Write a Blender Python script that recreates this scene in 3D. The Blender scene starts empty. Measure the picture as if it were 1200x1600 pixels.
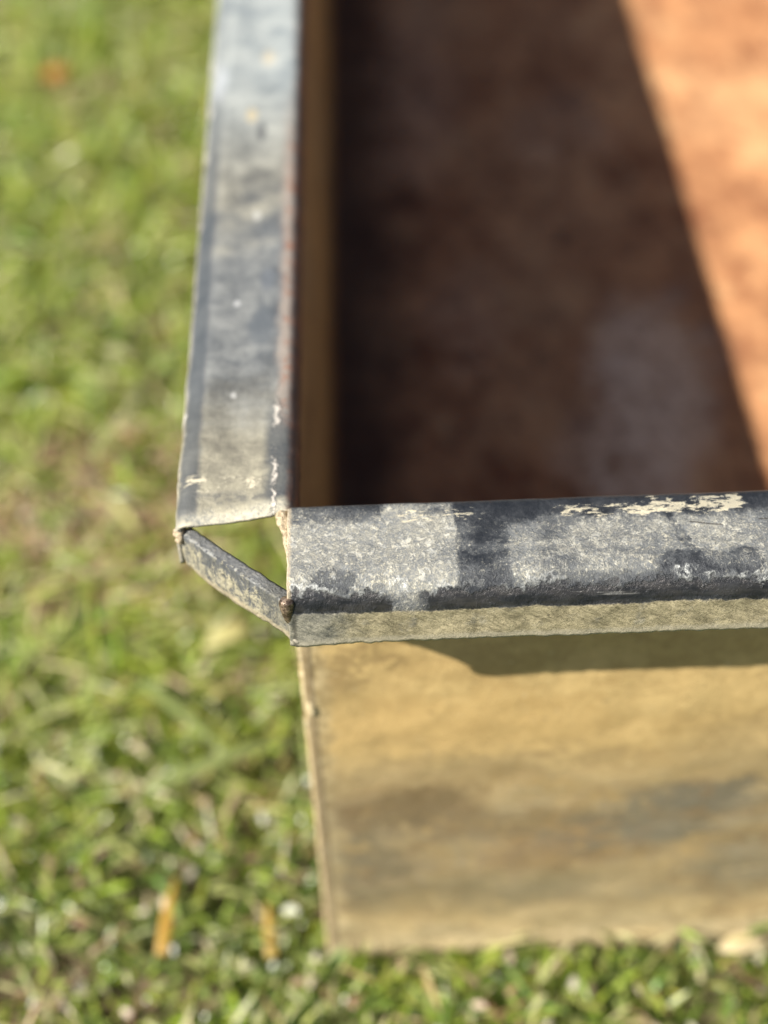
import bpy, bmesh, math, random
import numpy as np
from mathutils import Matrix, Vector, noise as mnoise

random.seed(7)
rng = np.random.default_rng(11)
sc = bpy.context.scene
COL = sc.collection

# ---------------------------------------------------------------- units
S = 0.025            # one rim width = 25 mm; everything below is written in rim widths
H = 7.89             # height of the trough in rim widths
WF = 0.97            # width of the front rim
XL, YL = 14.0, 28.0  # length and depth of the trough
FLOOR_Z = -6.1

def W(x, y, z):      # rim widths (origin: inner rim corner) -> metres (ground at z = 0)
    return Vector((x * S, y * S, (z + H) * S))

# ---------------------------------------------------------------- camera
cam_d = bpy.data.cameras.new('camera')
cam = bpy.data.objects.new('camera', cam_d)
COL.objects.link(cam)
R = Matrix(((0.99932254, 0.03665946, 0.00324744),
            (-0.02441833, 0.72647028, -0.68676391),
            (-0.02753557, 0.68621936, 0.72687329)))
cam.matrix_world = Matrix.Translation(W(0.918937, -10.753444, 11.332005)) @ R.to_4x4()
cam_d.sensor_fit = 'VERTICAL'
cam_d.sensor_height = 36.0
cam_d.lens = 2703.636 / 1600.0 * 36.0
cam_d.clip_start = 0.01
cam_d.clip_end = 200.0
fwd = -(R @ Vector((0, 0, 1)))
focus_pt = W(0.9, -0.85, -0.1)
cam_d.dof.use_dof = True
cam_d.dof.focus_distance = (focus_pt - cam.matrix_world.translation).dot(fwd)
cam_d.dof.aperture_fstop = 5.4
sc.camera = cam

# ---------------------------------------------------------------- world and sun
SUN = Vector((1.83, 0.97, -1.79)).normalized()    # direction the light travels
elev = math.asin(-SUN.z)
az = math.atan2(-SUN.x, -SUN.y)                   # towards the sun, clockwise from +Y
world = bpy.data.worlds.new('World')
sc.world = world
world.use_nodes = True
wt = world.node_tree
bg = wt.nodes['Background']
sky = wt.nodes.new('ShaderNodeTexSky')
sky.sky_type = 'NISHITA'
sky.sun_disc = False
sky.air_density = 0.7
sky.sun_elevation = elev
sky.sun_rotation = az
wt.links.new(sky.outputs[0], bg.inputs[0])
bg.inputs[1].default_value = 0.05
sun_d = bpy.data.lights.new('sun', 'SUN')
sun_d.energy = 5.0
sun_d.angle = math.radians(0.5)
sun_d.color = (1.0, 0.93, 0.82)
sun = bpy.data.objects.new('sun', sun_d)
COL.objects.link(sun)
sun.rotation_euler = SUN.to_track_quat('-Z', 'Y').to_euler()
sun.location = W(-40, -20, 40)
sc.view_settings.view_transform = 'Standard'
sc.view_settings.look = 'None'
sc.view_settings.exposure = 0.95
sc.view_settings.gamma = 1.0

# ---------------------------------------------------------------- node language
class T:
    """A material under construction; V wraps a socket so that maths can be written as maths."""
    def __init__(self, name):
        self.m = bpy.data.materials.new(name)
        self.m.use_nodes = True
        self.nt = self.m.node_tree
        self.bsdf = self.nt.nodes['Principled BSDF']
        self.out = self.nt.nodes['Material Output']
    def node(self, kind): return self.nt.nodes.new(kind)
    def put(self, sock, v):
        if isinstance(v, V): self.nt.links.new(v.s, sock)
        else: sock.default_value = v
    def math(self, op, a, b=None, c=None):
        n = self.node('ShaderNodeMath'); n.operation = op
        for k, v in enumerate((a, b, c)):
            if v is not None: self.put(n.inputs[k], v)
        return V(self, n.outputs[0])
    def attr(self, name, vec=True):
        n = self.node('ShaderNodeAttribute'); n.attribute_name = name
        return V(self, n.outputs['Vector' if vec else 'Color'])
    def xyz(self, v):
        n = self.node('ShaderNodeSeparateXYZ'); self.put(n.inputs[0], v)
        return [V(self, o) for o in n.outputs]
    def vec(self, x, y, z):
        n = self.node('ShaderNodeCombineXYZ')
        for k, v in enumerate((x, y, z)): self.put(n.inputs[k], v)
        return V(self, n.outputs[0])
    def noise(self, v, scale=1.0, detail=4, rough=0.6, stretch=(1, 1, 1), off=(0, 0, 0), dist=0.0, rot=(0, 0, 0)):
        mp = self.node('ShaderNodeMapping')
        self.put(mp.inputs['Vector'], v)
        mp.inputs['Scale'].default_value = stretch
        mp.inputs['Location'].default_value = off
        mp.inputs['Rotation'].default_value = rot
        n = self.node('ShaderNodeTexNoise')
        self.nt.links.new(mp.outputs[0], n.inputs['Vector'])
        n.inputs['Scale'].default_value = scale
        n.inputs['Detail'].default_value = detail
        n.inputs['Roughness'].default_value = rough
        n.inputs['Distortion'].default_value = dist
        return V(self, n.outputs[0])
    def ramp(self, v, lo, hi, a=0.0, b=1.0):
        n = self.node('ShaderNodeMapRange'); n.interpolation_type = 'SMOOTHSTEP'
        self.put(n.inputs['Value'], v)
        if lo > hi: lo, hi, a, b = hi, lo, b, a
        n.inputs['From Min'].default_value = lo; n.inputs['From Max'].default_value = hi
        n.inputs['To Min'].default_value = a; n.inputs['To Max'].default_value = b
        return V(self, n.outputs[0])
    def band(self, v, a, b, c, d):          # 0 below a, 1 from b to c, 0 past d
        return self.ramp(v, a, b) * self.ramp(v, d, c)
    def mix(self, f, a, b):
        n = self.node('ShaderNodeMix'); n.data_type = 'RGBA'
        self.put(n.inputs[0], f)
        for k, v in ((6, a), (7, b)):
            self.put(n.inputs[k], v if isinstance(v, V) else (*v, 1.0))
        return V(self, n.outputs[2])
    def blob(self, u, v, cu, cv, ru, rv, hard=0.35):
        du, dv = (u - cu) / ru, (v - cv) / rv
        return self.ramp(du * du + dv * dv, 1.0 + hard, 1.0 - hard)
    def finish(self, color, rough, height=None, strength=0.5, dist=0.05, metal=0.0, spec=0.5):
        b = self.bsdf
        self.put(b.inputs['Base Color'], color if isinstance(color, V) else (*color, 1.0))
        self.put(b.inputs['Roughness'], rough)
        self.put(b.inputs['Metallic'], metal)
        b.inputs['Specular IOR Level'].default_value = spec
        if height is not None:
            n = self.node('ShaderNodeBump')
            n.inputs['Strength'].default_value = strength
            n.inputs['Distance'].default_value = dist * S
            self.put(n.inputs['Height'], height)
            self.nt.links.new(n.outputs[0], b.inputs['Normal'])
        return self.m
class V:
    def __init__(self, t, s): self.t, self.s = t, s
    def __add__(self, o): return self.t.math('ADD', self, o)
    __radd__ = __add__
    def __sub__(self, o): return self.t.math('SUBTRACT', self, o)
    def __rsub__(self, o): return self.t.math('SUBTRACT', o, self)
    def __mul__(self, o): return self.t.math('MULTIPLY', self, o)
    __rmul__ = __mul__
    def __truediv__(self, o): return self.t.math('DIVIDE', self, o)
    def sat(self):
        n = self.t.node('ShaderNodeClamp'); self.t.put(n.inputs[0], self); return V(self.t, n.outputs[0])
    def max(self, o): return self.t.math('MAXIMUM', self, o)
    def min(self, o): return self.t.math('MINIMUM', self, o)
    def abs(self): return self.t.math('ABSOLUTE', self)

# ---------------------------------------------------------------- materials
def mat_front_rim():
    t = T('weathered_zinc_front')
    P = t.attr('P'); u, v, _ = t.xyz(t.attr('UVW'))
    big = t.noise(P, 1.1, 3, .55)
    mid = t.noise(P, 4.5, 7, .68, off=(3, 1, 7))
    mid2 = t.noise(P, 9, 6, .7, off=(9, 4, 2))
    fine = t.noise(P, 34, 4, .75, stretch=(1, 1, 1.2), dist=.6)
    grain = t.noise(P, 85, 3, .8)
    thread = t.noise(P, 17, 5, .75, off=(1, 2, 3), dist=2.2)
    ve = v + (mid - .5) * .42 + (mid2 - .5) * .24
    ue = u + (mid2 - .5) * .14 + (mid - .5) * .05
    flange = t.ramp(ve, .92, .84)                     # the flat top
    # how much pale crust lies on the top, place by place
    patch = t.ramp(ue, 1.53, 1.47)
    gap = t.band(u + (mid - .5) * .5, .78, .92, 1.12, 1.3) * t.ramp(v, 1.2, 1.0)
    darkzone = t.band(ue, 1.46, 1.53, 1.68, 2.08)
    streak = t.band(ue, 1.92, 2.0, 2.12, 2.3) * t.ramp(v, .12, .3)
    right = t.ramp(u + (mid - .5) * .5, 2.1, 3.5)
    strip = t.band(v + (mid - .5) * .15, .08, .28, .74, .90)
    A = .32 * strip + .12 + .44 * patch - .20 * darkzone + .34 * streak + .26 * right * strip + (big - .5) * .5
    smear = t.noise(t.vec(u, v, 0.0), 3.2, 5, .65, stretch=(.5, 1.3, 1), off=(4, 2, 0), rot=(0, 0, .4), dist=.7)
    A = A - t.ramp(v, .18, .06) * .25 + (smear - .5) * 1.1
    # dark bites out of the lower border on the right
    bite = t.blob(u + (mid2 - .5) * .3, v + (mid - .5) * .25, 3.55, .74, .33, .12).max(t.blob(u + (mid2 - .5) * .3, v + (mid - .5) * .2, 3.98, .72, .2, .13))
    bite = bite.max(t.blob(u + (mid2 - .5) * .25, v + (mid2 - .5) * .2, .42, .78, .2, .10)).max(t.blob(u - (v - .4) * .35 + (mid - .5) * .2, v, 3.48, .45, .05, .3) * .7)
    A = A * flange + gap * .5 - bite * .45
    crust = t.ramp(A + (mid - .5) * 1.0 + (mid2 - .5) * .9 + (fine - .5) * 1.1 + (grain - .5) * .5, .24, .78)
    soft = t.ramp(A + (mid - .5) * .5 + (grain - .5) * .35, .0, .75)
    dark = t.mix(t.ramp(mid + (fine - .5) * .5, .35, .75), (.030, .034, .041), (.085, .091, .099))
    grey = t.mix(fine, (.095, .107, .12), (.30, .315, .315))
    flk = t.ramp(t.noise(P, 13, 8, .72, off=(4, 4, 1), dist=.5), .50, .56)
    cream = t.mix(t.ramp(thread + (grain - .5) * .5, .3, .7), (.225, .22, .185), (.62, .575, .43))
    c = t.mix(soft * .85, dark, grey)
    c = t.mix(crust * t.ramp(mid2 * .5 + big * .5 + (thread - .5) * 1.0 + (grain - .5) * .6, .36, .66) * (flk * .6 + .4), c, cream)
    c = t.mix(crust * flk * t.ramp(big + (mid2 - .5) * .6, .42, .6) * .40, c, (.58, .59, .56))
    specks = t.ramp(fine + (thread - .5) * .6, .60, .70) * t.ramp(A, .05, .4)
    c = t.mix(specks * .8, c, (.62, .60, .50))
    # ridge of white corrosion where the crust ends over the bend
    ridge = t.ramp((ve + (fine - .5) * .08 - .865).abs(), .045, .012) * t.ramp(mid, .44, .56) * (1 - darkzone * .7) * t.ramp(u + (big - .5) * 2.5, 2.9, 2.0)
    ridge = ridge.max(t.ramp((ve - .86).abs(), .05, .015) * t.band(u + (mid2 - .5) * .4, 3.35, 3.5, 4.6, 4.8) * t.ramp(mid2, .42, .6))
    c = t.mix(ridge * .7, c, (.66, .68, .66))
    # bend: bare dark lead-coloured metal, slightly warm
    bend = t.ramp(ve + (fine - .5) * .05, .855, .905) * t.ramp(v + (mid2 - .5) * .22, 1.08, 1.0) * (1 - gap * .95) * (.72 + t.ramp(mid + (fine - .5) * .3, .62, .42) * .28)
    bendc = t.mix(t.ramp(t.noise(P, 6, 5, .6, stretch=(.5, 2, 2)), .35, .7), (.024, .026, .030), (.075, .071, .071))
    c = t.mix(bend, c, bendc)
    scr = t.ramp(t.noise(P, 3, 2, .5, stretch=(.35, 9, 9)), .62, .68) * t.ramp((v - .93).abs(), .05, .02) * t.ramp(t.noise(P, 2.2, 3, .6, off=(5, 0, 0)), .5, .6)
    c = t.mix(scr * bend, c, (.45, .44, .42))
    # lip: olive beige with slanting scratches
    sx = t.noise(t.vec(u * .75 + v * .9, v * .8 - u * .55, 0.0), 11, 5, .75, stretch=(.40, 2.0, 1), dist=1.8)
    sx2 = t.noise(t.vec(u * .8 + v * .6, v * .9 - u * .5, 3.0), 26, 4, .75, stretch=(.30, 1.8, 1), dist=2.2)
    lip = t.ramp(v + (mid2 - .5) * .10 + (sx - .5) * .04, 1.045, 1.075)
    iso = t.noise(P, 7, 6, .68, off=(7, 3, 3), dist=.6)
    sl = t.ramp(sx * .34 + sx2 * .22 + iso * .44 + (grain - .5) * .22, .36, .66)
    lipc = t.mix(sl, (.16, .14, .088), (.62, .54, .35))
    lipg = t.mix(sl, (.09, .095, .09), (.50, .47, .38))
    lipc = t.mix(t.ramp(u + (mid - .5) * .8, .75, .25).max(t.ramp(mid, .55, .7) * .6), lipc, lipg)
    lipc = t.mix(t.ramp(v + (sx - .5) * .08, 1.36, 1.42) * .55, lipc, (.50, .46, .36))
    c = t.mix(lip, c, lipc)
    # flaked cream paint along the inner edge
    fl = t.noise(P, 9, 6, .75, stretch=(.45, 1.5, 1.5), off=(2, 8, 1))
    zone = (t.band(u, .85, 1.2, 1.6, 1.85) * .6).max(t.band(u, 2.3, 2.5, 2.9, 3.1) * .5).max(t.band(u, 2.8, 3.3, 4.0, 4.2)) + t.ramp(u, .25, .1) * .4
    chip = t.ramp(fl + zone * .14 - ((v - .085).abs() * 1.5), .555, .575) * t.ramp(zone, .1, .3)
    c = t.mix(chip, c, t.mix(grain, (.60, .53, .36), (.86, .80, .62)))
    # hairline scratches
    for (cu, cv, du, ang) in ((3.72, .30, .16, .14), (4.28, .27, .10, .03), (4.33, .45, .03, 1.6), (2.28, 1.18, .012, 0)):
        uu, vv = u - cu, v - cv
        a, b = uu * math.cos(ang) + vv * math.sin(ang), vv * math.cos(ang) - uu * math.sin(ang)
        ln = t.ramp(b.abs(), .012, .004) * t.ramp(a.abs(), du, du * .8)
        c = t.mix(ln * .8, c, (.05, .045, .04))
    edge = t.ramp(v, -.02, -.08)
    c = t.mix(edge, c, t.mix(fine, (.05, .055, .06), (.2, .2, .18)))
    c = t.mix(t.ramp(u + (fine - .5) * .04, .085, .055) * t.ramp(u + (mid2 - .5) * .05, .015, .045) * lip * .7, c, (.06, .058, .05))
    # crusted cut end beside the open corner
    endc = t.ramp(u + (fine - .5) * .07, .045, .01) * t.ramp(v, 1.0, .9)
    c = t.mix(endc, c, (.55, .47, .34))
    h = (crust * .6 + fine * .35 + grain * .18 + flk * crust * .5 + mid * .6) * (1 - bend * (1 - lip) * .92) + ridge * .6 * (1 - bend) + chip * .6 + lip * (sx * .4 + sx2 * .25 + iso * .4) 
    rough = (.46 + soft * .25 + crust * .15 - bend * .12)+ lip * .02
    metal = (.55 - soft * .45 - crust * .3).sat() * (1 - lip * .8)
    return t.finish(c, rough, h, .55, .045, metal)

def mat_side_rim():
    t = T('weathered_zinc_side')
    P = t.attr('P'); u, v, _ = t.xyz(t.attr('UVW'))
    big = t.noise(P, .55, 3, .6, off=(4, 0, 0))
    mid = t.noise(P, 4, 6, .66, off=(6, 2, 0))
    fine = t.noise(P, 26, 4, .75)
    grain = t.noise(P, 70, 3, .8)
    cross = t.noise(P, 3.2, 5, .7, stretch=(.35, 2.2, 1))
    blot = t.noise(P, 1.6, 4, .6, off=(1, 6, 0))
    tone = t.ramp(cross * .25 + blot * .75 + (fine - .5) * .35 + (mid - .5) * .4, .3, .72)
    slate = t.mix(tone, (.085, .096, .108), (.255, .265, .258))
    warm = t.mix(tone, (.18, .168, .13), (.43, .40, .29))
    near = t.ramp(u + (mid - .5) * .9 + (blot - .5) * 1.5, 2.1, .6)
    near = near.max(t.ramp(u + (blot - .5) * 3, 3.6, 5.0) * .6)
    c = t.mix(near * .85, slate, warm)
    far = t.ramp(u + (mid - .5) * .7 + (blot - .5) * 1.2, 4.6, 7.4)
    c = t.mix(far, c, t.mix(t.ramp(blot + (mid - .5) * .4, .35, .65), (.25, .285, .30), (.40, .43, .42)))
    for (cu, cv, ru, rv, col) in ((6.28, .45, .12, .06, (.55, .46, .28)), (7.5, .28, .14, .07, (.52, .46, .33)), (7.0, .83, .35, .07, (.66, .7, .74)),
                                  (5.95, .33, .15, .05, (.05, .055, .065)), (2.9, .5, .05, .03, (.55, .56, .56)), (4.4, .35, .08, .04, (.5, .5, .46)), (1.55, .5, .05, .03, (.5, .5, .48)), (3.3, .2, .18, .08, (.12, .135, .155)), (2.55, .25, .3, .12, (.105, .12, .135))):
        c = t.mix(t.blob(u + (mid - .5) * .2, v + (mid - .5) * .1, cu, cv, ru, rv, .7) * .8, c, col)
    inner = t.ramp(v + (mid - .5) * .12, .22, .1)
    c = t.mix(inner * t.ramp(u, 1.7, 1.0) * .8, c, (.06, .07, .082))
    bend = t.band(v + (mid - .5) * .08, .74, .81, .92, .99)
    c = t.mix(bend * .82 * t.ramp(u, 8, 4, .55, 1.0), c, t.mix(fine, (.03, .037, .047), (.075, .088, .103)))
    outer = t.ramp(v + (mid - .5) * .08, .92, 1.05)
    c = t.mix(outer * .9, c, t.mix(fine, (.16, .14, .11), (.5, .45, .38)))
    # bright scuffs just behind the cut end
    sc1 = t.ramp(t.noise(P, 5, 6, .7, stretch=(.8, 1.8, 1), off=(0, 3, 0)) + (fine - .5) * .3, .50, .60) * t.band(u + (v - .4) * -.12, .26, .34, .42, .52) * t.ramp(v, .1, .25)
    c = t.mix(sc1 * .9, c, (.66, .61, .46))
    sh = t.ramp(mid + (fine - .5) * .3, .46, .6) * t.band(u, .12, .2, .26, .34)
    c = t.mix(sh * .7, c, (.075, .08, .085))
    lipe = t.ramp(u + (mid - .5) * .22 + (fine - .5) * .08 + (v - .4) * .10, .17, .06)
    c = t.mix(lipe, c, t.mix(t.ramp(fine * .6 + mid * .4, .35, .65), (.17, .18, .17), (.55, .51, .39)))
    # crusted white line and rust along the inner edge
    wob = v + (mid - .5) * .22 + (fine - .5) * .05
    crust = t.ramp((wob - .085).abs(), .035, .012) * t.ramp(mid + (fine - .5) * .4, .47, .58) * t.ramp(u + (big - .5) * 2, 1.9, 1.2)
    c = t.mix(crust * .9, c, (.62, .58, .52))
    ru = t.ramp(wob, .1, .0) * t.ramp(u, .9, 1.7) * t.ramp(u, 7, 5)
    c = t.mix(ru, c, t.mix(t.ramp(mid + (fine - .5) * .6, .50, .68), (.30, .26, .225), (.33, .13, .065)))
    c = t.mix(t.ramp(v, -.01, -.07), c, t.mix(t.ramp(mid, .45, .6), (.08, .05, .038), (.16, .072, .042)))
    oc = t.ramp(t.noise(P, 3.5, 4, .6, off=(8, 8, 1)) + (fine - .5) * .2, .58, .62) * t.ramp((v - .98).abs(), .08, .03)
    c = t.mix(oc * .85, c, (.62, .6, .56))
    h = fine * .3 + grain * .15 + crust * 1.2 + sc1 * .5 + mid * .6 + cross * .25
    return t.finish(c, .50 + tone * .2, h, .6, .045, .12)

def mat_strip():
    t = T('weathered_zinc_corner_band')
    P = t.attr('P'); u, v, _ = t.xyz(t.attr('UVW'))
    mid = t.noise(P, 6, 6, .7); fine = t.noise(P, 30, 4, .75); grain = t.noise(P, 80, 3, .8)
    tt = t.noise(P, 11, 5, .75, stretch=(1.6, 1.6, .45), rot=(.3, .3, 0), dist=.8)
    vv = v + (mid - .5) * .2
    dark = t.mix(mid, (.06, .067, .076), (.19, .20, .205))
    c = t.mix(t.ramp(tt + (fine - .5) * .7 + (mid - .5) * .6 + t.ramp(v, .1, .4) * .08, .48, .66), dark, t.mix(fine, (.30, .28, .20), (.60, .55, .40)))
    c = t.mix(t.band(vv, .10, .14, .17, .26) * .5, c, dark)
    c = t.mix(t.ramp(v, .12, .08) * .8, c, t.mix(fine, (.11, .12, .13), (.34, .35, .35)))
    c = t.mix(t.ramp((v + (fine - .5) * .03 - .115).abs(), .028, .008) * t.ramp(mid + (fine - .5) * .5, .44, .56) * .7, c, (.50, .51, .49))  # broken highlight along the fold, painted pale into the colour
    c = t.mix(t.ramp(u + (mid - .5) * .1, .72, .82) * .6, c, t.mix(fine, (.05, .055, .06), (.22, .22, .19)))
    c = t.mix(t.ramp(v + (fine - .5) * .08, .48, .54) * .8, c, (.5, .43, .29))
    return t.finish(c, .62, tt * 1.0 + fine * .5 + grain * .2 + mid * .8, .9, .05, .1)

def mat_wall():
    t = T('stained_zinc_wall')
    P = t.attr('P'); x, y, z = t.xyz(P)
    u, v, _ = t.xyz(t.attr('UVW'))           # along the panel, height
    q = t.vec(u, v, y * .3 + x * .2)
    big = t.noise(q, .55, 5, .62, stretch=(.6, 1.2, 1), dist=.4)
    mid = t.noise(q, 1.7, 6, .62, stretch=(.7, 1.3, 1), off=(3, 3, 0))
    fin = t.noise(q, 7, 5, .65)
    grain = t.noise(q, 34, 4, .75)
    tan = t.mix(t.ramp(mid * .6 + fin * .4, .34, .66), (.41, .285, .12), (.60, .435, .195))
    c = tan
    slant = v + (u - 2) * -.02 + (big - .5) * 2.2 + (mid - .5) * .9
    grey = t.band(slant, -7.6, -5.9, -5.2, -3.2)
    g2 = t.ramp(big * .35 + mid * .45 + fin * .35, .42, .70)
    c = t.mix((grey * (.10 + g2 * .9)).sat() * .82, c, t.mix(t.ramp(fin * .5 + mid * .5, .35, .65), (.125, .118, .093), (.25, .225, .165)))
    for (cu, cv, ru, rv, a, col) in ((.9, -4.75, .85, .32, .75, (.155, .112, .062)), (1.9, -5.1, .8, .28, .5, (.165, .118, .064)), (4.2, -4.75, .75, .28, .8, (.120, .118, .096)), (3.5, -5.35, .9, .3, .75, (.150, .142, .110)),
                                     (.5, -6.0, .3, .8, .65, (.125, .112, .078)), (4.9, -6.3, .8, .6, .6, (.15, .142, .105)), (1.8, -6.6, 1.4, .35, .6, (.19, .165, .10)), (3.3, -6.7, 1.0, .45, .45, (.20, .18, .12)), (2.6, -5.75, .7, .35, .45, (.26, .155, .07)), (1.4, -4.1, 1.6, .28, .35, (.24, .185, .105)),
                                     (.35, -2.3, .25, .35, .5, (.22, .15, .07)), (4.8, -3.9, 1.0, .4, .5, (.27, .205, .105)), (1.7, -3.2, 1.4, .45, .4, (.56, .375, .15))):
        c = t.mix(t.blob(u + (mid - .5) * 2.4 + (fin - .5) * .9, v + (mid - .5) * 1.3 + (fin - .5) * .7, cu, cv, ru * 1.1, rv * 1.1, .97) * a, c, col)
    # pale scaly bottom and corner
    scale_ = t.ramp(v + (mid - .5) * 1.8 + (fin - .5) * 1.2, -6.7, -7.6)
    c = t.mix(scale_ * .85, c, t.mix(t.ramp(fin + (grain - .5) * .4, .4, .62), (.37, .30, .17), (.60, .50, .31)))
    cor = t.ramp(u + (mid - .5) * .45 + (fin - .5) * .4, .34, .12)
    c = t.mix(cor * .65, c, t.mix(t.ramp(fin + (grain - .5) * .4, .42, .6), (.30, .235, .125), (.62, .52, .32)))
    strk = t.noise(q, 2.6, 6, .66, stretch=(.7, 1.2, 1), off=(6, 1, 2), rot=(0, 0, .35), dist=.9)
    pit = t.ramp(t.noise(q, 15, 5, .7, off=(3, 3, 8)), .60, .70) * t.ramp(mid, .4, .6)
    c = t.mix(pit * .5, c, (.20, .135, .06))
    zone = t.ramp(v + (big - .5) * 2.0, -3.6, -5.0)
    c = t.mix(t.ramp(strk + (fin - .5) * .3, .50, .66) * zone * .5, c, t.mix(fin, (.16, .105, .05), (.24, .155, .075)))
    c = t.mix(t.ramp(strk + (fin - .5) * .4, .44, .30) * zone * .6, c, (.42, .325, .17))
    spots = t.ramp(t.noise(q, 5, 3, .5, off=(7, 7, 7)), .67, .72) * t.ramp(v + (big - .5) * 2, -5.6, -6.9)
    c = t.mix(spots * .8, c, (.62, .52, .30))
    ns = t.ramp(t.noise(q, 11, 2, .5, off=(2, 9, 4)), .70, .74)
    c = t.mix(ns * .6, c, (.58, .47, .28))
    ds = t.ramp(t.noise(q, 9, 3, .55, off=(5, 2, 4)), .69, .74)
    c = t.mix(ds * .55, c, (.17, .12, .06))
    c = t.mix(t.ramp(grain, .52, .75) * .25, c, (.55, .44, .25))
    c = t.mix(t.ramp(u + (fin - .5) * .05, .115, .085) * .7, c, (.10, .075, .045))
    h = fin * .55 + grain * .4 - pit * .5 + scale_ * fin * 1.6 + spots * .5 + mid * .3
    return t.finish(c, .62, h, .4, .05, .0, .35)

def mat_seam():
    t = T('crusted_seam')
    P = t.attr('P')
    mid = t.noise(P, 3, 6, .7); fine = t.noise(P, 16, 4, .75); grain = t.noise(P, 60, 3, .8)
    c = t.mix(t.ramp(mid * .5 + fine * .5, .38, .62), (.36, .285, .15), (.60, .50, .31))
    c = t.mix(t.ramp(t.noise(P, 2, 5, .7, off=(4, 4, 4)) + (fine - .5) * .3, .56, .64) * .8, c, (.16, .16, .14))
    f, _, _ = t.xyz(t.attr('UVW'))
    c = t.mix(t.ramp(f + (fine - .5) * .3 + (mid - .5) * .3, .84, .95) * t.ramp(f, .001, .01) * .85, c, (.07, .055, .035))
    return t.finish(c, .65, mid + fine * .5 + grain * .2, .6, .05)

def mat_solder():
    t = T('cream_solder_crust')
    P = t.attr('P')
    mid = t.noise(P, 9, 5, .7); fine = t.noise(P, 36, 4, .75)
    c = t.mix(t.ramp(mid * .5 + fine * .5, .36, .62), (.26, .20, .125), (.70, .58, .40))
    return t.finish(c, .6, mid + fine * .6, .8, .05)

def mat_rivet():
    t = T('bare_brown_rivet')
    P = t.attr('P')
    mid = t.noise(P, 14, 5, .7); fine = t.noise(P, 50, 3, .75)
    c = t.mix(t.ramp(mid + (fine - .5) * .4, .4, .62), (.09, .064, .048), (.36, .27, .20))
    return t.finish(c, .27, mid + fine * .3, .5, .03, .55)

def mat_flake():
    t = T('grey_flake')
    P = t.attr('P'); fine = t.noise(P, 40, 4, .7)
    return t.finish(t.mix(fine, (.28, .26, .21), (.50, .46, .37)), .6, fine, .5, .03)

def mat_inside():
    t = T('brown_inner_wall')
    P = t.attr('P'); x, y, z = t.xyz(P)
    mid = t.noise(P, 1.2, 5, .6); fin = t.noise(P, 8, 5, .65); low = t.noise(P, .35, 4, .6)
    c = t.mix(t.ramp(mid * .6 + fin * .4, .35, .65), (.20, .14, .055), (.40, .295, .125))
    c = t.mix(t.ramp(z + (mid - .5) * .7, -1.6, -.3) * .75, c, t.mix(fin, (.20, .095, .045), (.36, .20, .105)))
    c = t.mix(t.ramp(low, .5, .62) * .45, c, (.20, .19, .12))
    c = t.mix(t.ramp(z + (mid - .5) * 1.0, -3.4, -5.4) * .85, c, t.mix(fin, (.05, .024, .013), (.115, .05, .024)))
    return t.finish(c, .6, fin + mid, .4, .05)

def mat_floor():
    t = T('rusty_trough_floor')
    P = t.attr('P'); x, y, z = t.xyz(P)
    q = t.vec(x, y * .75, 0.0)
    big = t.noise(q, .42, 4, .6); mid = t.noise(q, 1.15, 6, .62, off=(5, 1, 0)); fin = t.noise(q, 5, 6, .7); grain = t.noise(q, 30, 3, .75)
    c = t.mix(t.ramp(mid * .55 + fin * .35 + big * .2, .42, .66), (.225, .088, .038), (.56, .285, .13))
    c = t.mix(t.ramp(big + (fin - .5) * .3, .46, .66) * .55, c, (.64, .38, .19))
    c = t.mix(t.ramp(t.noise(q, 1.3, 6, .7, off=(3, 9, 0), dist=.6), .50, .68) * .5, c, (.30, .115, .045))
    c = t.mix(t.ramp(t.noise(q, 1.9, 5, .65, off=(9, 9, 0)), .56, .68) * .75, c, (.115, .048, .026))
    c = t.mix(t.ramp(t.noise(q, 1.5, 5, .6, off=(2, 7, 0)) + (grain - .5) * .2, .60, .70) * .7, c, (.64, .40, .20))
    w = (mid - .5) * 3.6 + (fin - .5) * 1.3
    for (cx, cy, rx, ry, a) in ((4.85, 8.0, .80, 1.7, 1.0), (4.7, 6.6, .7, 1.1, .7), (1.6, 15.5, .7, 2.6, .25), (4.1, 6.6, .7, .9, .5), (2.2, 9.5, .6, 1.0, .2), (4.2, 14.2, .9, .8, .2)):  # irregular pale patches mixed into the floor colour
        c = t.mix(t.blob(x + w * .55, y + w, cx, cy, rx, ry, .98) * a * t.ramp(mid * .6 + fin * .4, .26, .6), c, t.mix(t.ramp(fin, .35, .65), (.62, .43, .29), (.88, .70, .52)))
    # corner shade along the side wall, painted black-brown into the floor colour
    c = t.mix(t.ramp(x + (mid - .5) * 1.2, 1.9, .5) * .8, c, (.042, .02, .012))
    return t.finish(c, .75, fin + grain * .4 + mid, .5, .06)

def mat_soil():
    t = T('lawn_soil')
    n = t.node('ShaderNodeTexCoord'); P = V(t, n.outputs['Object'])
    mid = t.noise(P, 40, 6, .65); fin = t.noise(P, 260, 5, .7); big = t.noise(P, 9, 4, .6)
    c = t.mix(t.ramp(mid * .5 + fin * .5, .35, .66), (.09, .055, .034), (.32, .21, .135))
    c = t.mix(t.ramp(fin, .58, .7) * .6, c, (.30, .22, .13))
    moss = t.ramp(big * .6 + mid * .4, .44, .56)
    c = t.mix(moss * .8, c, t.mix(fin, (.035, .06, .012), (.12, .17, .035)))
    x, y, z = t.xyz(P)
    off = t.ramp((x * x + (y - .25) * (y - .25)), .30, .55).max(t.ramp(y, -.17, -.2))
    c = t.mix(off, c, t.mix(fin, (.03, .05, .010), (.085, .12, .028)))  # outer lawn colour darkened, blade self-shadow included, to lower its bounce light
    return t.finish(c, .9, mid + fin * .5, .8, .25)

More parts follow.
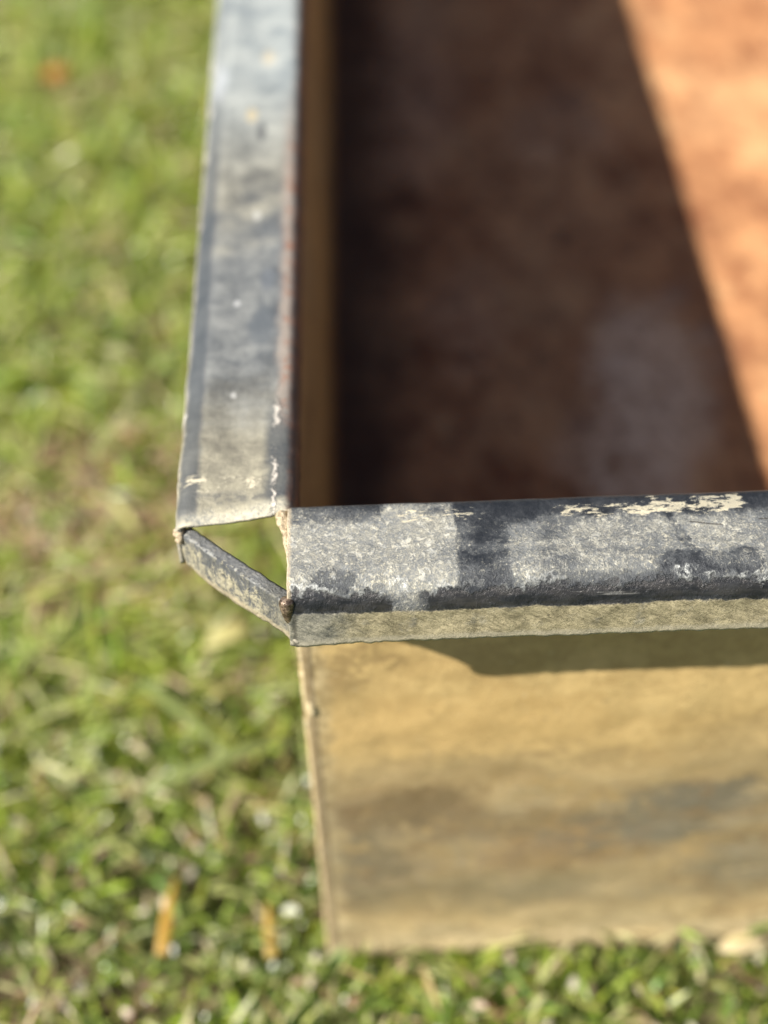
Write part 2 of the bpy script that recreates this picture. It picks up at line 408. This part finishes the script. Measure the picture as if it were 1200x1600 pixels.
def mat_leafy(name, rough, trans, bump=False):
    t = T(name)
    a = t.node('ShaderNodeAttribute'); a.attribute_name = 'col'
    c = V(t, a.outputs['Color'])
    t.put(t.bsdf.inputs['Base Color'], c)
    t.bsdf.inputs['Roughness'].default_value = rough
    t.bsdf.inputs['Specular IOR Level'].default_value = .6
    tr = t.node('ShaderNodeBsdfTranslucent'); t.put(tr.inputs[0], c)
    mx = t.node('ShaderNodeMixShader'); mx.inputs[0].default_value = trans
    t.nt.links.new(t.bsdf.outputs[0], mx.inputs[1]); t.nt.links.new(tr.outputs[0], mx.inputs[2])
    t.nt.links.new(mx.outputs[0], t.out.inputs[0])
    return t.m

M_FRONT, M_SIDE, M_STRIP, M_WALL, M_SEAM = mat_front_rim(), mat_side_rim(), mat_strip(), mat_wall(), mat_seam()
M_SOLDER, M_RIVET, M_FLAKE, M_IN, M_FLOOR = mat_solder(), mat_rivet(), mat_flake(), mat_inside(), mat_floor()
M_SOIL = mat_soil()
M_GRASS = mat_leafy('grass_blades', .33, .36)
M_LITTER = mat_leafy('dry_litter', .5, .15)

# ---------------------------------------------------------------- mesh helpers
BASE = (XL / 2, YL / 2, -H)
def nz(x, y=0.0, z=0.0, oct_=4):
    return mnoise.fractal(Vector((x, y, z)), 1.0, 2.0, oct_)

def mesh(name, verts, faces, mat, parent=None, uvw=None, smooth=True, solid=0.0, off=-1.0, base=BASE, label=None):
    """verts in rim widths; linked as one mesh, relative to the thing it belongs to."""
    v = np.asarray(verts, float)
    me = bpy.data.meshes.new(name)
    me.from_pydata(((v - np.array(base)) * S).tolist(), [], faces)
    a = me.attributes.new('P', 'FLOAT_VECTOR', 'POINT'); a.data.foreach_set('vector', v.astype(np.float32).ravel())
    if uvw is not None:
        a = me.attributes.new('UVW', 'FLOAT_VECTOR', 'POINT'); a.data.foreach_set('vector', np.asarray(uvw, np.float32).ravel())
    if smooth: me.polygons.foreach_set('use_smooth', [True] * len(me.polygons))
    me.materials.append(mat)
    me.update()
    o = bpy.data.objects.new(name, me)
    COL.objects.link(o)
    if parent is not None: o.parent = parent
    if solid:
        m = o.modifiers.new('sheet', 'SOLIDIFY'); m.thickness = solid * S; m.offset = off; m.use_even_offset = False
    if label: o['label'] = label
    return o

def grid_faces(n, m, flip=False):
    f = []
    for i in range(n - 1):
        for j in range(m - 1):
            a, b, c, d = i * m + j, i * m + j + 1, (i + 1) * m + j + 1, (i + 1) * m + j
            f.append((a, d, c, b) if flip else (a, b, c, d))
    return f

def rim_profile(w, lipz, r=.25):
    """(outward distance, z, arc position) across a rim: inner edge, flat, bend, lip."""
    pts = [(-.04, -.34), (-.04, -.26), (-.04, -.17), (-.04, -.10)]
    for k in range(1, 7):
        a = math.pi - k * math.pi / 2 / 6
        pts.append((.05 + .09 * math.cos(a), -.09 + .09 * math.sin(a)))
    n_flat = 26
    for k in range(1, n_flat + 1):
        f = k / n_flat
        d = .05 + (w - r - .05) * f
        pts.append((d, -.022 * math.sin(math.pi * f) ** 1.2))
    for k in range(1, 13):
        a = math.pi / 2 - k * math.pi / 2 / 12
        pts.append((w - r + r * math.cos(a), -r + r * math.sin(a)))
    n_lip = 14
    for k in range(1, n_lip + 1):
        pts.append((w, -r + (lipz + r) * k / n_lip))
    arc = [0.0]
    for a, b in zip(pts, pts[1:]): arc.append(arc[-1] + math.dist(a, b))
    z0 = arc[9]
    return [(d, z, s - z0) for (d, z), s in zip(pts, arc)]

def rim(name, us, place, w, lipz, mat, parent, shape, flip, label=None, radius=lambda u: .25):
    """sweep the rim profile; place(u, d, z) turns rim coordinates into space, shape nudges them."""
    V_, U_ = [], []
    for u in us:
        pr = rim_profile(w, lipz, radius(u))
        for d, z, s in pr:
            u2, d2, z2 = shape(u, d, z, s)
            V_.append(place(u2, d2, z2)); U_.append((u, s, 0))
    return mesh(name, V_, grid_faces(len(us), len(pr), flip), mat, parent, U_, solid=.045, off=-1.0, label=label)

def lerp_steps(parts):
    out = []
    for a, b, n in parts: out += list(np.linspace(a, b, n, endpoint=False))
    return out + [parts[-1][1]]

# ---------------------------------------------------------------- the setting: ground
def ground():
    n = 70
    g = np.concatenate([-np.geomspace(1500, 40, 14), np.linspace(-36, 44, n), np.geomspace(48, 1500, 14)])
    X, Y = np.meshgrid(g, g, indexing='ij')
    V_ = []
    for x, y in zip(X.ravel(), Y.ravel()):
        V_.append((x, y, -H - .22 + .14 * nz(x * .35, y * .35, 3) + .05 * nz(x * 2.2, y * 2.2, 5) if abs(x) < 60 and abs(y) < 60 else -H - .3))
    o = mesh('ground', V_, grid_faces(len(g), len(g), True), M_SOIL, base=(0, 0, -H))
    o['kind'] = 'structure'
    return o
ground()

# ---------------------------------------------------------------- the trough
trough = bpy.data.objects.new('metal_trough', None)
COL.objects.link(trough)
trough.location = W(*BASE)
trough['label'] = 'weathered zinc trough with an open notched rim corner, standing on the lawn'
trough['category'] = 'metal trough'

# walls: the front one carries the view
def panel(name, a, b, mat, nu, nv, flip, bulge=None, z0=-.12, z1=-H, solid=.05, off=-1.0, label=None):
    a, b = np.array(a, float), np.array(b, float)
    L = np.linalg.norm(b - a); t_ = (b - a) / L; nrm = np.array((t_[1], -t_[0], 0.0))
    V_, U_ = [], []
    for i in range(nu):
        u = L * i / (nu - 1)
        for j in range(nv):
            z = z0 + (z1 - z0) * j / (nv - 1)
            d = bulge(u, z) if bulge else 0.0
            p = a + t_ * u + nrm * d
            V_.append((p[0], p[1], z)); U_.append((u, z, 0))
    return mesh(name, V_, grid_faces(nu, nv, flip), mat, trough, U_, solid=solid, off=off, label=label)

def front_bulge(u, z):
    k = min(1.0, max(0.0, u / 1.5)) * min(1.0, (XL - u) / 1.5)
    b = .03 * nz(u * .5, z * .6, 4) * k + .012 * nz(u * 2.2, z * 2.2, 8)
    if z < -7.6: b += (.03 + .025 * nz(u * 1.5, 0, 1) + .02 * nz(u * 6, z * 3, 1)) * min(1, (-7.6 - z) / .15)   # rolled bottom edge
    return b
panel('front_wall', (0, 0, 0), (XL, 0, 0), M_WALL, 150, 90, True, front_bulge, label='tan stained front wall with grey and brown patches')

def inner_bulge(u, z):            # left panel is dented inwards low down (u runs from the back to the front)
    y = YL - u
    f = min(1.0, max(0.0, (y - .2) / 3.5)); g = min(1.0, max(0.0, -z / 6.0))
    return -(.21 * f * g * g * (3 - 2 * g)) + .012 * nz(y * 1.2, z * 1.2, 2)
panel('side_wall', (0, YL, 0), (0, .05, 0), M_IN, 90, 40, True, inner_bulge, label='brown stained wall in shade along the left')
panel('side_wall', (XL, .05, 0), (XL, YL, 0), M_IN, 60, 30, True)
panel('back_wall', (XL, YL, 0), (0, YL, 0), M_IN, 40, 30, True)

# floor with a slight rise towards the back
nx, ny = 90, 130
fx = np.linspace(.03, XL - .06, nx); fy = np.linspace(.06, YL - .06, ny)
V_ = []
for x in fx:
    for y in fy:
        z = FLOOR_Z + .72 * min(1, max(0, (y - 5) / 15)) + .05 * nz(x * .5, y * .4, 5) + .015 * nz(x * 2, y * 2, 6)
        V_.append((x, y, z))
mesh('floor', V_, grid_faces(nx, ny, True), M_FLOOR, trough, solid=.05, off=-1.0, label='rust brown floor with pale grey patches')

# front rim
us = lerp_steps([(0, .1, 10), (.1, 5.2, 330), (5.2, XL, 60)])
def shape_front(u, d, z, s):
    if d > .02: z += .012 * nz(u * 1.3, d * 1.5, 2) + .004 * nz(u * 6, d * 6, 3)
    if s > 1.06:
        f = min(1, (s - 1.06) / .41)
        z += f * (.016 * nz(u * 1.6, 0, 7) + .014 * nz(u * 9, 2, 7) + .010 * nz(u * 26, 2, 9) - .05 * math.exp(-(u / .2) ** 2))
        d += .012 * nz(u * 2, s * 3, 4) - .03 * f * max(0, 1 - u / .15)
    if s < .05: z += .010 * nz(u * .9, 5, 5) + .004 * nz(u * 7, 5, 5)
    if u < .02 and .0 < s < .95: u += .014 * nz(d * 5, 1, 1) + .006 * nz(d * 16, 1, 1)
    return u, d, z
rim('front_rim', us, lambda u, d, z: (u, -d, z), WF, -.655, M_FRONT, trough, shape_front, True, label='grey front rim with cream crust, dark bend and beige lip')

# left rim, running away from the camera
us = lerp_steps([(0, .12, 12), (.12, 3, 190), (3, 10, 140), (10, YL, 60)])
def shape_left(u, d, z, s):
    if d > .02: z += .012 * nz(u * 1.1, d * 1.5, 12) + .004 * nz(u * 5, d * 5, 13)
    if d > .02 and u < .16: z -= .04 * (1 - u / .16) ** 1.5 * min(1, d / .2)      # cut end bent down a little
    if d > .02 and s < 1.1: z -= .13 * d * max(0, 1 - u / .8)
    if s < .06: d += .010 * nz(u * 3, 5, 15) + .006 * nz(u * 11, 3, 3)
    if s > .9: d += .010 * nz(u * 2.4, 5, 25) + .005 * nz(u * 9, 3, 13)
    if u < .02: u += .012 * nz(d * 5, 9, 1) + .006 * nz(d * 16, 4, 1)
    if s > 1.06 and u < .3: z += .06 * (1 - u / .3)
    return u, d, z
rim('side_rim', us, lambda u, d, z: (-d, u, z), 1.0, -.66, M_SIDE, trough, shape_left, False, label='blue grey left rim with rust along its inner edge', radius=lambda u: .07 + .16 * min(1, u / 1.2))
usr = list(np.linspace(0, YL, 60)); idt = lambda u, d, z, s: (u, d, z)
rim('side_rim', usr, lambda u, d, z: (XL + d, u, z), 1.0, -.66, M_SIDE, trough, idt, True)
rim('back_rim', list(np.linspace(0, XL, 40)), lambda u, d, z: (u, YL + d, z), 1.0, -.66, M_FRONT, trough, idt, False)

# corner band: the lip carried across the notch from one rim to the other
def corner_band():
    A_, B_ = np.array((-1.0, -.0, 0)), np.array((0.0, -WF, 0))
    L = np.linalg.norm(B_ - A_); t_ = (B_ - A_) / L; inn = np.array((-t_[1], t_[0], 0))
    if inn @ np.array((1, 1, 0)) < 0: inn = -inn
    top = [(0, -.235), (.27, -.205), (.57, -.175), (.92, -.15), (1, -.16)]
    bot = [(0, -.55), (.03, -.64), (.2, -.665), (.56, -.655), (.83, -.60), (.93, -.60), (1, -.645)]
    V_, U_ = [], []
    N, K = 150, 26
    for i in range(N):
        s = i / (N - 1)
        zt = np.interp(s, *zip(*top)); zb = np.interp(s, *zip(*bot)) + .012 * nz(s * 9, 3, 1) + .006 * nz(s * 30, 3, 1)
        arc = 0; prev = None
        for k in range(K):
            if k < 4: n_, z = .13 - .03 * k, zt - .012 + .004 * k                    # narrow flange turned inwards
            elif k < 10:
                a = (k - 4) / 5 * math.pi / 2
                n_, z = .018 - .018 * math.sin(a), zt - .018 * (1 - math.cos(a))
            else:
                f = (k - 9) / (K - 10); n_, z = -.004 * math.sin(f * 3), zt - .018 + (zb - zt + .018) * f
            if prev is not None: arc += math.dist(prev, (n_, z))
            prev = (n_, z)
            n2 = n_ + .010 * nz(s * 5, z * 4, 2) + .004 * nz(s * 22, z * 14, 6) - .02 * math.sin(math.pi * s)
            p = A_ + t_ * (s * L) + inn * n2
            V_.append((p[0], p[1], z + .005 * nz(s * 7, k * .3, 5))); U_.append((s, arc, 0))
    return mesh('corner_band', V_, grid_faces(N, K), M_STRIP, trough, U_, solid=.04, off=-1.0, label='narrow dark band crossing the open corner')
corner_band()

# lumps of solder: a tube swept along points with a radius each
def lump(name, pts, mat, seed, rough=.25, label=None, seg=14):
    P_ = np.array([p[:3] for p in pts], float); r_ = np.array([p[3] for p in pts], float)
    n = 24; tt = np.linspace(0, len(P_) - 1, n)
    C_ = np.array([[np.interp(t, range(len(P_)), P_[:, k]) for k in range(3)] for t in tt]); Rr = np.interp(tt, range(len(r_)), r_)
    V_ = []
    for i in range(n):
        d = C_[min(i + 1, n - 1)] - C_[max(i - 1, 0)]; d /= np.linalg.norm(d)
        a = np.cross(d, (0.3, .2, 1)); a /= np.linalg.norm(a); b = np.cross(d, a)
        cap = math.sqrt(max(0.0, 1 - (2 * i / (n - 1) - 1) ** 8)) + .02
        for k in range(seg):
            th = 2 * math.pi * k / seg
            dirv = a * math.cos(th) + b * math.sin(th)
            q = C_[i] + dirv * Rr[i] * cap
            V_.append(q + dirv * Rr[i] * cap * rough * nz(q[0] * 14, q[1] * 14, q[2] * 14 + seed))
    F_ = []
    for i in range(n - 1):
        for k in range(seg):
            F_.append((i * seg + k, i * seg + (k + 1) % seg, (i + 1) * seg + (k + 1) % seg, (i + 1) * seg + k))
    F_ += [tuple(range(seg))[::-1], tuple(range((n - 1) * seg, n * seg))]
    return mesh(name, V_, F_, mat, trough, label=label)
lump('solder_lump', [(-.045, .05, -.03, .035), (-.05, -.02, -.02, .055), (-.03, -.12, -.03, .045), (-.015, -.28, -.035, .028), (-.005, -.50, -.04, .016)], M_SOLDER, 3, .5, 'cream solder run at the inner rim corner')
lump('solder_lump', [(-1.0, .06, -.20, .03), (-1.005, .0, -.25, .055), (-.995, -.03, -.34, .04)], M_SOLDER, 9, .5, 'pale solder blob joining the band to the left rim')
lump('corner_rivet', [(-.004, -WF + .01, -.08, .066), (-.004, -WF - .004, -.16, .066), (.002, -WF - .006, -.27, .052), (.006, -WF - .0, -.40, .034)], M_RIVET, 5, .12, 'shiny brown metal bead at the rim corner')
lump('solder_lump', [(.015, -WF - .002, -.60, .022), (.06, -WF - .008, -.635, .028), (.13, -WF - .005, -.645, .02)], M_FLAKE, 15, .4, 'small grey lump under the rim corner')
lump('solder_lump', [(.012, -WF - .004, -.22, .012), (.03, -WF - .006, -.35, .016), (.022, -WF - .006, -.48, .018), (.018, -WF - .004, -.6, .022)], M_SOLDER, 25, .5, 'thin crust line down the folded rim corner')

# little flake stuck on the bend of the front rim
def flake():
    V_, F_ = [], []
    n = 18
    c, sa = math.cos(.95), math.sin(.95)
    for lvl, (k, h) in enumerate(((1.0, .0), (.9, .014), (.45, .017))):
        for i in range(n):
            th = 2 * math.pi * i / n
            a, b = .085 * k * math.cos(th), .036 * k * math.sin(th) * (1 + .25 * math.cos(th))
            a *= 1 + .12 * nz(math.cos(th) * 2, math.sin(th) * 2, 3)
            x, y = 2.93 + a * c - b * sa, -.885 + (a * sa + b * c) * .8
            d = -y - (WF - .25); zz = -.25 + math.sqrt(max(.0, .0625 - min(d, .248) ** 2)) if d > 0 else 0
            V_.append((x, y - .01, zz + h + .016))
    for l in range(2):
        for i in range(n): F_.append((l * n + i, l * n + (i + 1) % n, (l + 1) * n + (i + 1) % n, (l + 1) * n + i))
    F_.append(tuple(range(2 * n, 3 * n)))
    mesh('flake', V_, F_, M_FLAKE, trough, label='small grey flake stuck on the front rim')
flake()

# folded corner seam down the left end of the front wall
def seam():
    V_, U_ = [], []
    N, K = 260, 12
    for i in range(N):
        z = -.2 - (H - .2) * i / (N - 1)
        wv = .075 + .030 * nz(z * 1.3, 0, 1) + .026 * nz(z * 4.5, 0, 2) + .03 * nz(z * 13, 0, 2) + .02 * nz(z * 31, 0, 5) + .05 * math.exp(-((z + 2.93) / .13) ** 2)
        if z < -7.2: wv += .05 * min(1, (-7.2 - z) / .5)
        prof = [(-.035, .55), (-.037, .25), (-.036, .06), (-.030, .0), (-.012, -.022)]
        for f in (.2, .4, .6, .8): prof.append((-.01 + (wv + .01) * f, -.024 - .008 * math.sin(f * 3)))
        prof += [(wv - .006, -.026), (wv, -.014), (wv + .002, .02)]
        for k, (x, y) in enumerate(prof):
            V_.append((x + (.02 * nz(z * 3.5, 2, 1) + .022 * nz(z * 14, 2, 1)) * (k < 6) + .008 * nz(z * 11, k * .3, 1), y - .014 * nz(z * 5, x * 20, 3), z)); U_.append((k / (len(prof) - 1), z, 0))
    mesh('corner_seam', V_, grid_faces(N, K, False), M_SEAM, trough, U_, label='crusted folded seam down the front corner')
    lump('seam_bump', [(.02, -.03, -2.76, .02), (.05, -.035, -2.86, .045), (.055, -.035, -2.93, .05), (.03, -.03, -3.02, .02)], M_SEAM, 21, .2)
seam()

# ---------------------------------------------------------------- lawn
def leaf_mesh(roots, length, width, yaw, tilt, curl, cols, segs=5, twist=None, fold=.0, oval=False):
    """many blades as one block of vertices; every blade an arc that bends over."""
    n = len(roots); k = segs + 1
    t_ = np.linspace(0, 1, k)
    ang = tilt[:, None] - curl[:, None] * t_[None, :]             # angle above the ground along the blade
    seg = length[:, None] / segs
    cx = np.cumsum(np.cos(ang) * seg, 1) - np.cos(ang[:, :1]) * seg
    cz = np.cumsum(np.sin(ang) * seg, 1) - np.sin(ang[:, :1]) * seg
    prof = np.sin(np.pi * np.clip(t_ * .94 + .05, 0, 1)) ** .7 if oval else np.clip(1.15 * (1 - t_ ** 2.2), .06, 1.0)
    wd = width[:, None] * prof[None, :] / 2
    dx, dy = np.cos(yaw)[:, None], np.sin(yaw)[:, None]
    tw = (twist if twist is not None else np.zeros(n))[:, None] * t_[None, :]
    px, py = -dy * np.cos(tw), dx * np.cos(tw); pz = np.sin(tw)
    ctr = np.stack([roots[:, :1] + dx * cx, roots[:, 1:2] + dy * cx, roots[:, 2:] + cz], -1)
    side = np.stack([px + 0 * cx, py + 0 * cx, pz + 0 * cx], -1)
    lft, rgt = ctr + side * wd[..., None], ctr - side * wd[..., None]
    if fold:
        lft[..., 2] += fold * wd; rgt[..., 2] += fold * wd
        vs = np.stack([lft, ctr, rgt], 2); c = 3
    else:
        vs = np.stack([lft, rgt], 2); c = 2
    V_ = vs.reshape(-1, 3)
    base = (np.arange(n) * k * c)[:, None, None] + (np.arange(segs) * c)[None, :, None]
    q = [np.array([j, j + 1, j + 1 + c, j + c]) for j in range(c - 1)]
    F_ = np.concatenate([(base + a[None, None, :]).reshape(-1, 4) for a in q])
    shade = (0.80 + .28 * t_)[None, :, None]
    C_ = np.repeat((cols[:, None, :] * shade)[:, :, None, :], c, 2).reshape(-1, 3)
    return V_, F_, C_

def build_mesh(name, blocks, mat, base=(0, 0, -H), parent=None):
    V_, F_, C_ = [], [], []; o = 0
    for v, f, c in blocks:
        V_.append(v); F_.append(f + o); C_.append(c); o += len(v)
    V_ = (np.concatenate(V_) - np.array(base)) * S; F_ = np.concatenate(F_); C_ = np.concatenate(C_)
    me = bpy.data.meshes.new(name)
    me.vertices.add(len(V_)); me.vertices.foreach_set('co', V_.astype(np.float32).ravel())
    me.loops.add(F_.size); me.loops.foreach_set('vertex_index', F_.astype(np.int32).ravel())
    me.polygons.add(len(F_)); me.polygons.foreach_set('loop_start', np.arange(0, F_.size, 4, dtype=np.int32))
    me.polygons.foreach_set('use_smooth', np.ones(len(F_), bool))
    a = me.attributes.new('col', 'FLOAT_COLOR', 'POINT')
    a.data.foreach_set('color', np.concatenate([C_, np.ones((len(C_), 1))], 1).astype(np.float32).ravel())
    me.materials.append(mat); me.update(calc_edges=True); me.validate()
    ob = bpy.data.objects.new(name, me); COL.objects.link(ob)
    ob.location = W(*base)
    return ob

def vnoise(x, y, s, seed):
    return np.array([mnoise.noise(Vector((a * s, b * s, seed))) for a, b in zip(x, y)])

def scatter(n, x0, x1, y0, y1, seed):
    r = np.random.default_rng(seed)
    p = np.stack([r.uniform(x0, x1, n), r.uniform(y0, y1, n)], 1)
    keep = ~((p[:, 0] > -.06) & (p[:, 1] > -.06) & (p[:, 0] < XL + .1) & (p[:, 1] < YL + .1))
    return p[keep], r

def palette(r, n, table):
    w = np.array([t[0] for t in table]); k = r.choice(len(table), n, p=w / w.sum())
    c = np.array([t[1] for t in table])[k]
    return c * r.uniform(.75, 1.3, (n, 1)) * r.uniform(.92, 1.08, (n, 3))

GREENS = [(4, (.235, .325, .034)), (4, (.315, .405, .048)), (2.2, (.115, .185, .022)), (3.5, (.42, .47, .095)), (1.4, (.50, .52, .20)), (.9, (.20, .36, .09)), (.25, (.42, .33, .15)), (.15, (.30, .17, .08))]
STRAW = [(3, (.46, .37, .20)), (2, (.36, .25, .13)), (2, (.56, .50, .33)), (1, (.24, .13, .07))]
MOSS = [(4, (.085, .135, .026)), (3, (.145, .21, .038)), (2.5, (.235, .30, .065)), (1.3, (.05, .08, .018)), (1, (.29, .33, .11)), (.8, (.25, .19, .10))]

blocks = []
# short turf, thinner where soil shows
p, r = scatter(84000, -12, 12, -7, 30, 1)
dn = vnoise(p[:, 0], p[:, 1], .42, 1.5) + .5 * vnoise(p[:, 0], p[:, 1], 1.1, 4.5)
hole = np.exp(-(((p[:, 0] + 3.6) / 1.0) ** 2 + ((p[:, 1] - 7.6) / 1.1) ** 2)) + .9 * np.exp(-(((p[:, 0] + 2.0) / .5) ** 2 + ((p[:, 1] - .9) / .9) ** 2)) + .8 * np.exp(-(((p[:, 0] + 3.7) / .7) ** 2 + ((p[:, 1] - .4) / .7) ** 2)) + .8 * np.exp(-(((p[:, 0] - .4) / .5) ** 2 + ((p[:, 1] + 1.2) / .5) ** 2))
far_ = np.clip((p[:, 1] - 4) / 8, 0, 1)
keep = r.uniform(size=len(p)) < np.clip(.66 + dn * .7 + .25 * far_ - hole * 1.1, .05, 1)
p = p[keep]; n = len(p)
z = -H - .22 + .1 * vnoise(p[:, 0], p[:, 1], .35, 3.0)
lowf = np.clip((p[:, 1] - 0) / 4, 0.15, 1)
blocks.append(leaf_mesh(np.c_[p, z], r.gamma(6, .115, n) * (.6 + .4 * lowf), r.uniform(.035, .08, n), r.uniform(0, 2 * np.pi, n), r.uniform(.35, 1.5, n), r.uniform(.2, 1.9, n), palette(r, n, GREENS), 5, r.normal(0, .5, n)))
# broad blades that lie over the turf
p, r = scatter(2600, -11, 11, -6, 28, 2)
n = len(p)
z = -H - .05 + r.uniform(0, .35, n)
nearf = np.clip((p[:, 1] + 1) / 4, .45, 1)
blocks.append(leaf_mesh(np.c_[p, z], r.uniform(.5, 1.3, n) * nearf, r.uniform(.06, .115, n) * (.4 + .6 * nearf), r.uniform(0, 2 * np.pi, n), r.uniform(.1, .8, n), r.uniform(.2, 1.3, n), palette(r, n, GREENS[1:6]), 6, r.normal(0, .7, n), fold=.25))
# thin pale blades lying criss-cross
p, r = scatter(7000, -11, 11, -7, 28, 8)
n = len(p)
z = -H + .05 + r.uniform(0, .35, n)
blocks.append(leaf_mesh(np.c_[p, z], r.uniform(.35, 1.15, n) * np.clip((p[:, 1] + 1) / 3.5, .4, 1), r.uniform(.035, .07, n), r.uniform(0, 2 * np.pi, n), r.uniform(.0, .6, n), r.uniform(.0, .9, n), palette(r, n, [(3, (.42, .48, .16)), (2, (.56, .57, .30)), (2, (.36, .46, .11)), (1, (.62, .56, .36))]), 5, r.normal(0, .8, n), fold=.2))
# moss and tiny rosettes, mostly towards the viewer
p, r = scatter(56000, -11, 11, -7, 24, 3)
keep = r.uniform(size=len(p)) < np.clip(1.1 - (p[:, 1] - .5) / 6, .12, 1) * np.clip(.75 + vnoise(p[:, 0], p[:, 1], .8, 9.0) - 1.2 * np.exp(-(((p[:, 0] + 3.6) / 1.0) ** 2 + ((p[:, 1] - 7.6) / 1.1) ** 2)), .06, 1)
p = p[keep]; n = len(p)
z = -H - .22 + r.uniform(0, .28, n)
blocks.append(leaf_mesh(np.c_[p, z], r.uniform(.12, .34, n), r.uniform(.045, .105, n), r.uniform(0, 2 * np.pi, n), r.uniform(.1, 1.3, n), r.uniform(.1, 1.1, n), palette(r, n, MOSS), 4, r.normal(0, .3, n), oval=True))
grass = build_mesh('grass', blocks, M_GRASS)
grass['kind'] = 'stuff'; grass['label'] = 'sunlit short green lawn with mossy patches around the trough'

blocks = []
p, r = scatter(2200, -11, 11, -7, 28, 4)
n = len(p)
z = -H - .12 + r.uniform(0, .5, n)
blocks.append(leaf_mesh(np.c_[p, z], r.uniform(.2, .8, n), r.uniform(.03, .07, n), r.uniform(0, 2 * np.pi, n), r.uniform(-.1, .5, n), r.uniform(-.3, .7, n), palette(r, n, STRAW), 4, r.normal(0, .6, n)))
# thatch where the soil shows
p, r = scatter(900, -5.2, -1.6, 5.6, 9.4, 6)
n = len(p)
blocks.append(leaf_mesh(np.c_[p, -H - .1 + r.uniform(0, .22, n)], r.uniform(.2, .6, n), r.uniform(.04, .10, n), r.uniform(0, 2 * np.pi, n), r.uniform(-.1, .3, n), r.uniform(-.2, .5, n), palette(r, n, [(3, (.40, .28, .17)), (2, (.24, .15, .09)), (1, (.52, .42, .28))]), 4, r.normal(0, .6, n)))
# crumbs of pale chaff and bark
p, r = scatter(2200, -11, 11, -7, 28, 5)
n = len(p)
z = -H - .1 + r.uniform(0, .4, n)
blocks.append(leaf_mesh(np.c_[p, z], r.uniform(.10, .22, n), r.uniform(.06, .13, n), r.uniform(0, 2 * np.pi, n), r.uniform(-.2, .5, n), r.uniform(0, .9, n), palette(r, n, [(2, (.55, .47, .36)), (2, (.20, .11, .07)), (1, (.60, .56, .46)), (2, (.34, .22, .15))]), 3, r.normal(0, .5, n), oval=True))
litter = build_mesh('dead_grass', blocks, M_LITTER)
litter['kind'] = 'stuff'; litter['label'] = 'straw coloured dead blades and chaff scattered through the lawn'

# single pieces one can point to
def single(name, label, cat, x, y, z, L, w, yaw, col, tilt=.25, curl=.5, twist=.3, oval=False, group=None, mat=None):
    one = lambda v: np.array([float(v)])
    b = leaf_mesh(np.array([[x, y, z]], float), one(L), one(w), one(yaw), one(tilt), one(curl), np.array([col], float), 12, one(twist), fold=.3, oval=oval)
    o = build_mesh(name, [b], mat or M_LITTER, base=(x, y, z))
    m = o.modifiers.new('leaf', 'SOLIDIFY'); m.thickness = .012 * S; m.offset = 0
    o['label'] = label; o['category'] = cat
    if group: o['group'] = group
    return o
single('dead_blade', 'curved orange yellow dead blade lying on bare soil near the front of the lawn', 'dead leaf', -2.08, -.05, -H + .12, 1.15, .15, 1.45, (.50, .30, .05), .3, .5, .5)
single('dead_blade', 'short yellow dead blade close beside the bottom corner of the trough', 'dead leaf', -.72, -.15, -H + .15, .75, .15, 1.65, (.48, .33, .07), .35, .4, .3)
single('dry_leaf', 'cream dry leaf scrap leaning at the foot of the front wall', 'dry leaf', 4.72, -.26, -H + .16, .62, .24, .12, (.60, .50, .30), .35, .6, .5, True)
single('grass_blade', 'broad pale green blade slanting up to the right, crossing another beside the wall corner', 'grass blade', -2.35, 2.1, -H + .5, 2.2, .19, .42, (.30, .36, .13), .2, .5, .2, mat=M_GRASS)
single('grass_blade', 'broad pale green blade slanting down to the right, crossing another beside the wall corner', 'grass blade', -2.6, 3.9, -H + .5, 2.0, .19, -.75, (.29, .36, .12), .25, .6, -.2, mat=M_GRASS)
single('dry_leaf', 'broad pale yellow leaf lying in the grass below the rim corner', 'dry leaf', -1.75, 4.6, -H + .35, .7, .30, .45, (.50, .47, .2), .3, .5, .3, True)
single('dry_leaf', 'small orange brown leaf in the far grass on the left', 'dry leaf', -5.6, 19.2, -H + .35, .6, .45, .6, (.48, .20, .06), .2, .5, .2, True)
